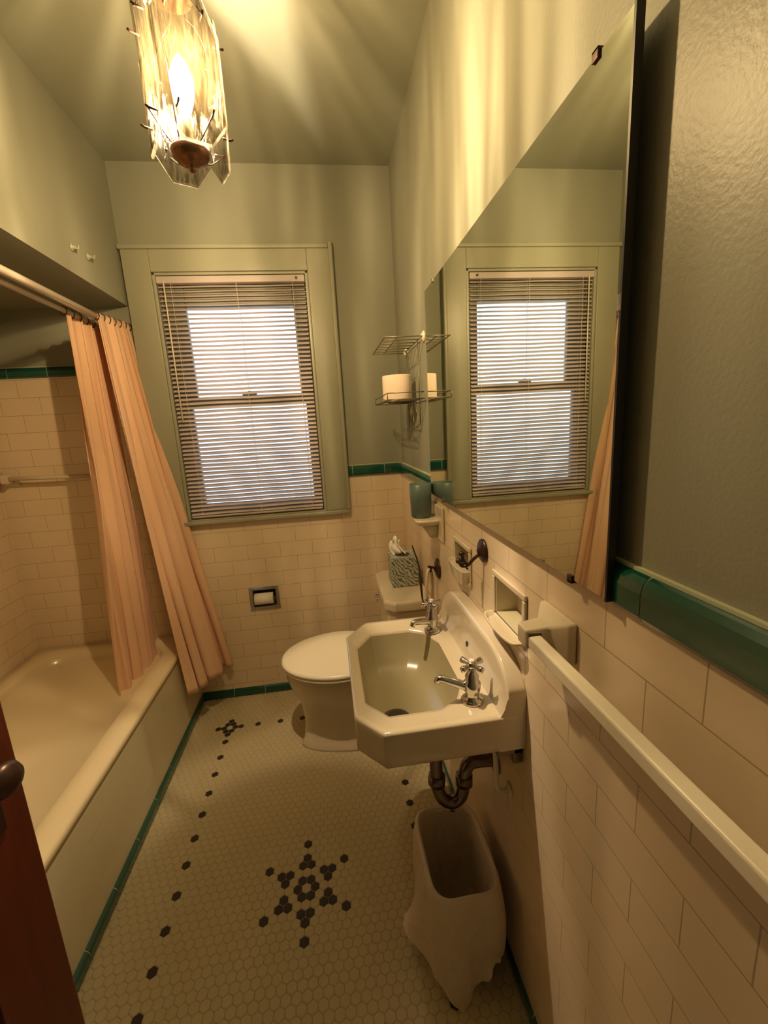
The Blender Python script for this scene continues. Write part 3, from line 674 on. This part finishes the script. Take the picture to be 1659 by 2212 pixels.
# ------------------------------------------------------------------ corner wire shelf
sh = thing('wire_shelf', 'two tier wire shelf hung on the wall in the corner left of the mirror', 'shelf', (.364, 1.69, 1.42))
def wires(name, segs, r, parent, m='wire'):
    bm = B()
    for s in segs: tube(bm, s, r, 7)
    return obj(name, bm, m, parent, smooth=True)
ZA, ZB2 = 1.632, 1.425
ya, yb, xa, xb = 1.525, 1.880, .225, .356
for z in (ZA, ZB2):
    segs = [[(xa, ya, z), (xb, ya, z)], [(xb, ya, z), (xb, yb, z)], [(xb, yb, z), (xa, yb, z)], [(xa, yb, z), (xa, ya, z)]]
    n = 6
    for k in range(1, n): segs.append([(xa, ya + (yb - ya) * k / n, z), (xb, ya + (yb - ya) * k / n, z)])
    segs.append([(xa + .045, ya, z), (xa + .045, yb, z)])
    wires('tier', segs, .0020, sh)
wires('rail', [[(xa, ya, ZB2 + .022), (xa, yb, ZB2 + .022)], [(xa, ya, ZB2), (xa, ya, ZB2 + .022)], [(xa, yb, ZB2), (xa, yb, ZB2 + .022)], [(xa, ya, ZB2 + .022), (xb, ya, ZB2 + .022)]], .0018, sh)
wires('upright', [[(xb, 1.60, ZA), (xb, 1.60, ZB2 - .09)], [(xb, 1.82, ZA), (xb, 1.82, ZB2 - .09)], curve([(xb, 1.60, ZB2 - .09), (xb - .02, 1.71, ZB2 - .115), (xb, 1.82, ZB2 - .09)], 6)], .0020, sh)
sc_ = [curve([(xb - .004, 1.71 + .045 * s, ZB2 - .005), (xb - .006, 1.71 + .075 * s, ZB2 - .05), (xb - .006, 1.71 + .03 * s, ZB2 - .085), (xb - .006, 1.71 + .005 * s, ZB2 - .05)], 6) for s in (-1, 1)]
wires('scroll', sc_, .0017, sh)
for (y, z) in ((1.535, ZA + .0), (1.86, ZA + .0), (1.78, ZB2 - .035)):
    bm = B(); lathe(bm, [(.020, 0), (.018, -.004), (.009, -.009), (.006, -.012)], (XP - .0005, y, z), 'x', 18); obj('suction_cup', bm, 'plastic', sh, smooth=True)
bm = B(); lathe(bm, [(.021, 0), (.055, 0), (.056, .003), (.056, .092), (.055, .095), (.021, .095)], (.290, 1.70, ZB2 + .0025), n=34, cap=False); loft(bm, [[(.290 + .021 * math.cos(2 * PI * k / 34), 1.70 + .021 * math.sin(2 * PI * k / 34), ZB2 + .0025 + h) for k in range(34)] for h in (0, .095)], False, False, mi=1)
o = tag(obj('toilet_paper_roll', bm, ['paperpk', 'core'], smooth=False), 'full spare toilet roll standing on the lower tier of the wire shelf', 'toilet roll'); origin(o, (.290, 1.70, ZB2 + .0025))
for p in o.data.polygons: p.use_smooth = abs(p.normal.z) < .5
# ------------------------------------------------------------------ ceramic fittings on the right wall
cd = thing('cup_shelf', 'small cream ceramic tumbler shelf under the slate cup', 'ceramic shelf', (XR, 1.36, 1.0))
bm = B(); box(bm, XR - .010, XR - .0005, 1.300, 1.455, .955, 1.070); obj('back_plate', bm, 'porc', cd, bevel=.006, seg=3)
bm = B(); loft(bm, [rrect(.315, 1.385, .040, .050, .02, 1.008), rrect(.315, 1.385, .044, .055, .022, 1.020), rrect(.315, 1.385, .042, .053, .02, 1.026)]); obj('ledge', bm, 'porc', cd, smooth=True, bevel=.002)
bm = B(); loft(bm, [rrect(.338, 1.38, .016, .020, .006, .960), rrect(.322, 1.38, .030, .035, .01, 1.009)]); obj('corbel', bm, 'porc', cd, smooth=True)
bm = B(); lathe(bm, [(.031, 0), (.034, .004), (.036, .060), (.038, .112), (.036, .113), (.034, .060), (.030, .006)], (.302, 1.40, 1.027), n=30)
o = tag(obj('cup', bm, 'teal', smooth=True), 'slate teal cup standing on the ceramic shelf below the mirror corner', 'cup'); origin(o, (.302, 1.40, 1.027))
def dish(name, y0, y1, z0, z1, lipx, lipz, label, tray=True):
    r = thing(name, label, 'soap dish', (XR, (y0 + y1) / 2, z0)); f = .014; xf = XR - .007
    bm = B()
    for a in ((y0, y1, z1 - f, z1), (y0, y1, z0, z0 + f), (y0, y0 + f, z0 + f, z1 - f), (y1 - f, y1, z0 + f, z1 - f)): box(bm, xf, XR - .0005, a[0], a[1], a[2], a[3])
    obj('frame', bm, 'porc', r, bevel=.004, seg=3)
    bm = B(); a0, a1, b0, b1 = y0 + f, y1 - f, z0 + f, z1 - f; e = .0012
    box(bm, XR + .046, XR + .0495, a0 + e, a1 - e, b0 + e, b1 - e)
    for q in ((a0 + e, a0 + 3 * e, b0 + e, b1 - e), (a1 - 3 * e, a1 - e, b0 + e, b1 - e), (a0 + e, a1 - e, b0 + e, b0 + 3 * e), (a0 + e, a1 - e, b1 - 3 * e, b1 - e)): box(bm, XR - .002, XR + .047, *q)
    obj('recess', bm, 'niche', r)
    ym = (y0 + y1) / 2; hy = (y1 - y0) / 2
    n = 18; top = []; 
    def arc(k, z): return [(XR - .001 if q in (0,) else 0, 0, z) for q in range(0)]
    rings = []
    for (sx, z) in ((.72, min(z0, lipz - .016)), (1.0, lipz - .004), (1.0, lipz), (.93, lipz + .001), (.80, lipz - .007)):
        rg = [(XR - .001, ym + hy * .98 * sx, z), (XR - .001, ym - hy * .98 * sx, z)]
        for k in range(n + 1):
            a = -PI / 2 + PI * k / n
            rg.append((XR - .002 - (XR - lipx) * sx * (abs(math.cos(a)) ** .36), ym + hy * .98 * sx * math.sin(a), z))
        rings.append(rg)
    bm = B(); loft(bm, rings); obj('tray', bm, 'porc', r, smooth=False, bevel=.003, seg=2)
    return r
dish('soap_dish', .722, .888, .892, 1.008, .320, .908, 'cream recessed ceramic soap dish nearest the towel bar post')
dish('soap_dish', 1.040, 1.190, .900, 1.010, .326, .945, 'cream recessed ceramic soap dish behind the bronze double hook')
# double hook near, rosette hook far
def rosette(y, z, r, label, arm):
    t = thing('robe_hook', label, 'hook', (XR, y, z))
    bm = B(); lathe(bm, [(r, 0), (r, -.004), (r * .8, -.008), (r * .35, -.011), (.005, -.016)], (XR - .0005, y, z), 'x', 28); obj('plate', bm, 'bronze', t, smooth=True)
    bm = B()
    for pts, ball in arm:
        tube(bm, curve(pts, 6), .0042, 9)
        if ball: lathe(bm, [(.002, -.007), (.007, -.004), (.008, 0), (.007, .004), (.002, .007)], pts[-1], 'z', 12)
    obj('arm', bm, 'bronze', t, smooth=True); return t
rosette(.954, 1.030, .029, 'dark bronze double robe hook on a round plate below the mirror', [([(.345, .954, 1.022), (.332, .958, 1.010), (.318, .962, .994), (.305, .967, .992), (.298, .970, 1.004)], True), ([(.318, .962, .994), (.310, .966, 1.004), (.306, .970, 1.022)], True)])
rosette(1.40, .835, .036, 'dark bronze hook on a round plate just behind the far tap', [([(.345, 1.40, .838), (.330, 1.40, .842), (.318, 1.40, .846)], False), ([(.330, 1.40, .842), (.326, 1.40, .825)], False)])
t = thing('towel_ring', 'pale oval loop hanging from the far bronze hook', 'ring', (.328, 1.40, .83))
bm = B(); tube(bm, [(.322 + .014 * math.cos(a), 1.40 + .012 * math.cos(a), .765 + .070 * math.sin(a)) for a in [2 * PI * k / 30 for k in range(30)]], .0058, 8, closed=True); obj('loop', bm, 'porc', t, smooth=True)
bm = B(); tube(bm, [(.322 + .014 * math.cos(a), 1.40 + .012 * math.cos(a), .765 + .070 * math.sin(a)) for a in [-2.2 + 1.3 * k / 10 for k in range(11)]], .0046, 8); obj('wrap', bm, 'bronze', t, smooth=True)
# dark bent wire
bm = B(); pts = curve([(.2475, 1.13, .817), (.243, 1.150, .830), (.242, 1.160, .862), (.241, 1.165, .905), (.236, 1.168, .945), (.222, 1.172, .995)], 6)
tube(bm, pts, [.0022 + .0016 * math.exp(-((i - len(pts) * .45) / 6) ** 2) for i in range(len(pts))], 7)
o = tag(obj('bent_rod', bm, 'bronze', smooth=True), 'thin dark bent rod rising behind the far tap in front of the tissue box', 'rod'); origin(o, (.2475, 1.13, .817))
# ------------------------------------------------------------------ towel bar
tw = thing('towel_bar', 'long square cream towel bar running toward the viewer on the right wall', 'towel bar', (XR, .35, .99))
bm = B(); box(bm, .2915, .3125, .11, .590, .9805, 1.0015); obj('bar', bm, 'barw', tw, bevel=.004, seg=4)
def post(y):
    bm = B(); P = [((XR - .0005), .050, .036), (XR - .012, .048, .034), (XR - .022, .034, .026), (.325, .020, .020), (.288, .0165, .0165)]
    rings = []
    for x, hy, hz in P: rings.append([(x, y - hy, .994 - hz), (x, y + hy, .994 - hz), (x, y + hy, .994 + hz), (x, y - hy, .994 + hz)])
    loft(bm, rings); obj('post', bm, 'porc', tw, bevel=.005, seg=3)
post(.606); post(.098)
bm = B(); box(bm, .2925, .3125, .586, .5895, .983, 1.004); obj('painted_end_shadow', bm, 'drain', tw)  # solid dark sliver painting in the shadow where bar meets post
# ------------------------------------------------------------------ waste bin and liner
wb = thing('waste_bin', 'small rectangular waste bin on the floor under the sink', 'waste bin', (.235, .86, 0))
bcx, bcy = .238, .862
def rr(hx, hy, r, z, cx=bcx, cy=bcy): return rrect(cx, cy, hx, hy, r, z, 8)
bm = B(); loft(bm, [rr(.060, .095, .02, .0015), rr(.064, .100, .02, .01), rr(.078, .116, .022, .285), rr(.075, .113, .022, .285), rr(.061, .096, .02, .012), rr(.02, .02, .01, .010)]); obj('shell', bm, 'plastic', wb, smooth=True)
bm = B(); NB = 80; rings = []
def ringb(hx, hy, z, w, seed, zf=None, out=0.):
    rg = []
    for k in range(NB):
        a = 2 * PI * k / NB; c, s = math.cos(a), math.sin(a)
        m = (abs(c) ** 5 + abs(s) ** 5) ** (-1 / 5)
        nx = noise.noise(Vector((c * 2.2 + seed, s * 2.2, z * 5)))
        n2 = noise.noise(Vector((c * 7 + seed, s * 7, z * 14)))
        k2 = 1 + w * nx + w * .45 * n2
        x = bcx + hx * c * m * k2; y = bcy + hy * s * m * k2
        rg.append([min(x, XR - .014), y, z])
    return rg
inn = [ringb(.050, .080, .03, .05, 3), ringb(.058, .092, .10, .09, 3), ringb(.066, .104, .20, .06, 3), ringb(.073, .111, .275, .02, 3), ringb(.0775, .1155, .292, .01, 3)]
top = [ringb(.082, .120, .293, .015, 5), ringb(.086, .124, .284, .03, 5)]
outr = [ringb(.089, .128, .245, .06, 5), ringb(.091, .131, .20, .09, 5), ringb(.093, .134, .15, .12, 5), ringb(.095, .137, .10, .15, 5)]
hem = ringb(.097, .140, .06, .17, 5)
for i, p in enumerate(hem):
    a = 2 * PI * i / NB
    p[2] = .070 + .030 * noise.noise(Vector((math.cos(a) * 1.6, math.sin(a) * 1.6, 4)))
    # long point toward the near side, arch at the near right, flap at the left
    p[2] -= .062 * math.exp(-((a - 4.45) / .35) ** 2); p[1] -= .006 * math.exp(-((a - 4.45) / .35) ** 2)
    p[2] += .03 * math.exp(-((a - 5.3) / .35) ** 2)
    fl = math.exp(-((a - 3.25) / .30) ** 2); p[0] -= .045 * fl; p[1] += .02 * fl; p[2] += .02 * fl
    p[2] = max(p[2], .004)
for p, q in zip(outr[-1], hem):
    if p[2] < q[2] + .012: p[2] = q[2] + .012
for rg, kk in ((outr[2], .35), (outr[3], .65)):
    for i, p in enumerate(rg):
        a = 2 * PI * i / NB; fl = math.exp(-((a - 3.25) / .30) ** 2); p[0] -= .045 * fl * kk; p[1] += .02 * fl * kk
bm = B(); loft(bm, inn + top + outr + [hem], True, False)
bg = tag(obj('bin_liner', bm, 'bag', smooth=True), 'white plastic bag lining the bin and folded down over its sides', 'bag'); origin(bg, (bcx, bcy, .004))
# ------------------------------------------------------------------ pendant lamp
LX, LY = -.217, 1.0
lp = thing('pendant_lamp', 'hanging lamp of textured glass panels lit by one bulb', 'lamp', (LX, LY, 1.845))
lz = 1.845
bm = B(); lathe(bm, [(.055, ZC - .0005), (.054, ZC - .010), (.030, ZC - .026), (.008, ZC - .034)], (LX, LY, 0), n=28); obj('canopy', bm, 'brass', lp, smooth=True)
bm = B()
for k in range(13):
    z = ZC - .036 - k * .0185; pts = []
    for q in range(12):
        a = 2 * PI * q / 12; u = .005 * math.cos(a); v = .0115 * math.sin(a)
        pts.append((LX + (u if k % 2 else 0), LY + (0 if k % 2 else u), z + v))
    tube(bm, pts, .0015, 5, closed=True)
obj('chain', bm, 'brass', lp, smooth=True)
bm = B(); lathe(bm, [(.004, 2.175), (.010, 2.168), (.016, 2.155), (.034, 2.146), (.040, 2.138), (.036, 2.134), (.006, 2.132)], (LX, LY, 0), n=26)
tube(bm, [(LX - .014, LY - .048, 2.136), (LX - .014, LY - .048, 2.02), (LX - .010, LY - .034, 1.890)], .0017, 8); obj('top_cap', bm, 'brass', lp, smooth=True)
bm = B(); lathe(bm, [(.004, 1.848), (.007, 1.853), (.005, 1.858), (.014, 1.860), (.028, 1.868), (.034, 1.875), (.0365, 1.884), (.034, 1.887), (.014, 1.893)], (LX, LY, 0), n=28); obj('bottom_cup', bm, 'brass', lp, smooth=True)
bm = B(); lathe(bm, [(.013, 1.892), (.014, 1.896), (.0125, 1.94), (.010, 1.945)], (LX, LY, 0), n=18); obj('candle_socket', bm, 'plastic', lp, smooth=True)
bm = B(); lathe(bm, [(.008, 1.945), (.016, 1.966), (.0215, 1.988), (.0205, 2.010), (.012, 2.032), (.003, 2.044)], (LX, LY, 0), n=22); bu = obj('bulb', bm, 'bulb', lp, smooth=True)
bm = B(); lathe(bm, [(.0008, 2.004), (.0018, 2.006), (.0018, 2.024), (.0008, 2.026)], (LX, LY, 0), n=10); fi = obj('filament', bm, 'filament', bu, smooth=True)
PW, PH = .060, .128   # half width, half height
out2 = [(-PW, -PH + .048), (-PW + .036, -PH), (PW - .036, -PH), (PW, -PH + .048), (PW, PH - .066), (PW - .036, PH), (-PW + .036, PH), (-PW, PH - .066)]
zc = 1.994
def panel(az, dz):
    nx, ny = math.sin(az), -math.cos(az); txx, tyy = math.cos(az), math.sin(az); R = .067
    def P(u, v, d): return (LX + nx * (R + d) + txx * u, LY + ny * (R + d) + tyy * u, zc + dz + v)
    bm = B()
    rings = [[P(u * s, v * (1 - (1 - s) * .5), d - .012 * (u / PW) ** 2) for u, v in out2] for s, d in ((.94, -.0035), (1, -.0015), (1, .0015), (.94, .0035))]
    loft(bm, rings)
    for f in bm.faces:
        if len(f.verts) == 4: f.material_index = 1
    p = obj('glass_panel', bm, ['ice', 'edge'], lp)
    for (u, v) in ((-.030, PH - .050), (.030, PH - .050), (-.030, -PH + .055), (.030, -PH + .055)):
        bm = B(); tube(bm, [P(u, v, -.010), P(u, v, .004), P(u, v + .003, .010)], .0022, 6); obj('pin', bm, 'bronze', p, smooth=True)
    bm = B(); tube(bm, curve([P(.0, -PH + .030, -.052), P(0.01, -PH + .022, -.03), P(.03, -PH + .054, .006)], 4), .0012, 6); obj('wire_arm', bm, 'bronze', p, smooth=True)
    bm = B(); tube(bm, curve([P(.0, PH - .0, -.045), P(0.01, PH - .01, -.02), P(.03, PH - .052, .006)], 4), .0012, 6); obj('wire_arm', bm, 'bronze', p, smooth=True)
AZ0 = math.radians(28)
for k in range(4): panel(AZ0 + k * PI / 2, (-.012 if k in (1, 2) else .0))
# ------------------------------------------------------------------ daylight, camera, view
W = bpy.data.worlds.new('World'); S.world = W; W.use_nodes = True
bg_ = W.node_tree.nodes['Background']; bg_.inputs['Color'].default_value = (.74, .87, 1.0, 1); bg_.inputs['Strength'].default_value = 1.55
cam = bpy.data.cameras.new('camera'); co = bpy.data.objects.new('camera', cam); COL.objects.link(co); S.camera = co
cam.sensor_fit = 'HORIZONTAL'; cam.sensor_width = 36; cam.lens = 923.15 / 1659 * 36; cam.clip_start = .02
co.matrix_world = Matrix(((.98936925, .08057807, -.1210606, 0), (-.13453099, .19099802, -.97232771, 0), (-.05522596, .97827753, .19980781, 1.3407), (0, 0, 0, 1)))
S.view_settings.view_transform = 'Standard'; S.view_settings.look = 'None'; S.view_settings.gamma = 1; S.view_settings.use_curve_mapping = False
S.view_settings.exposure = .2
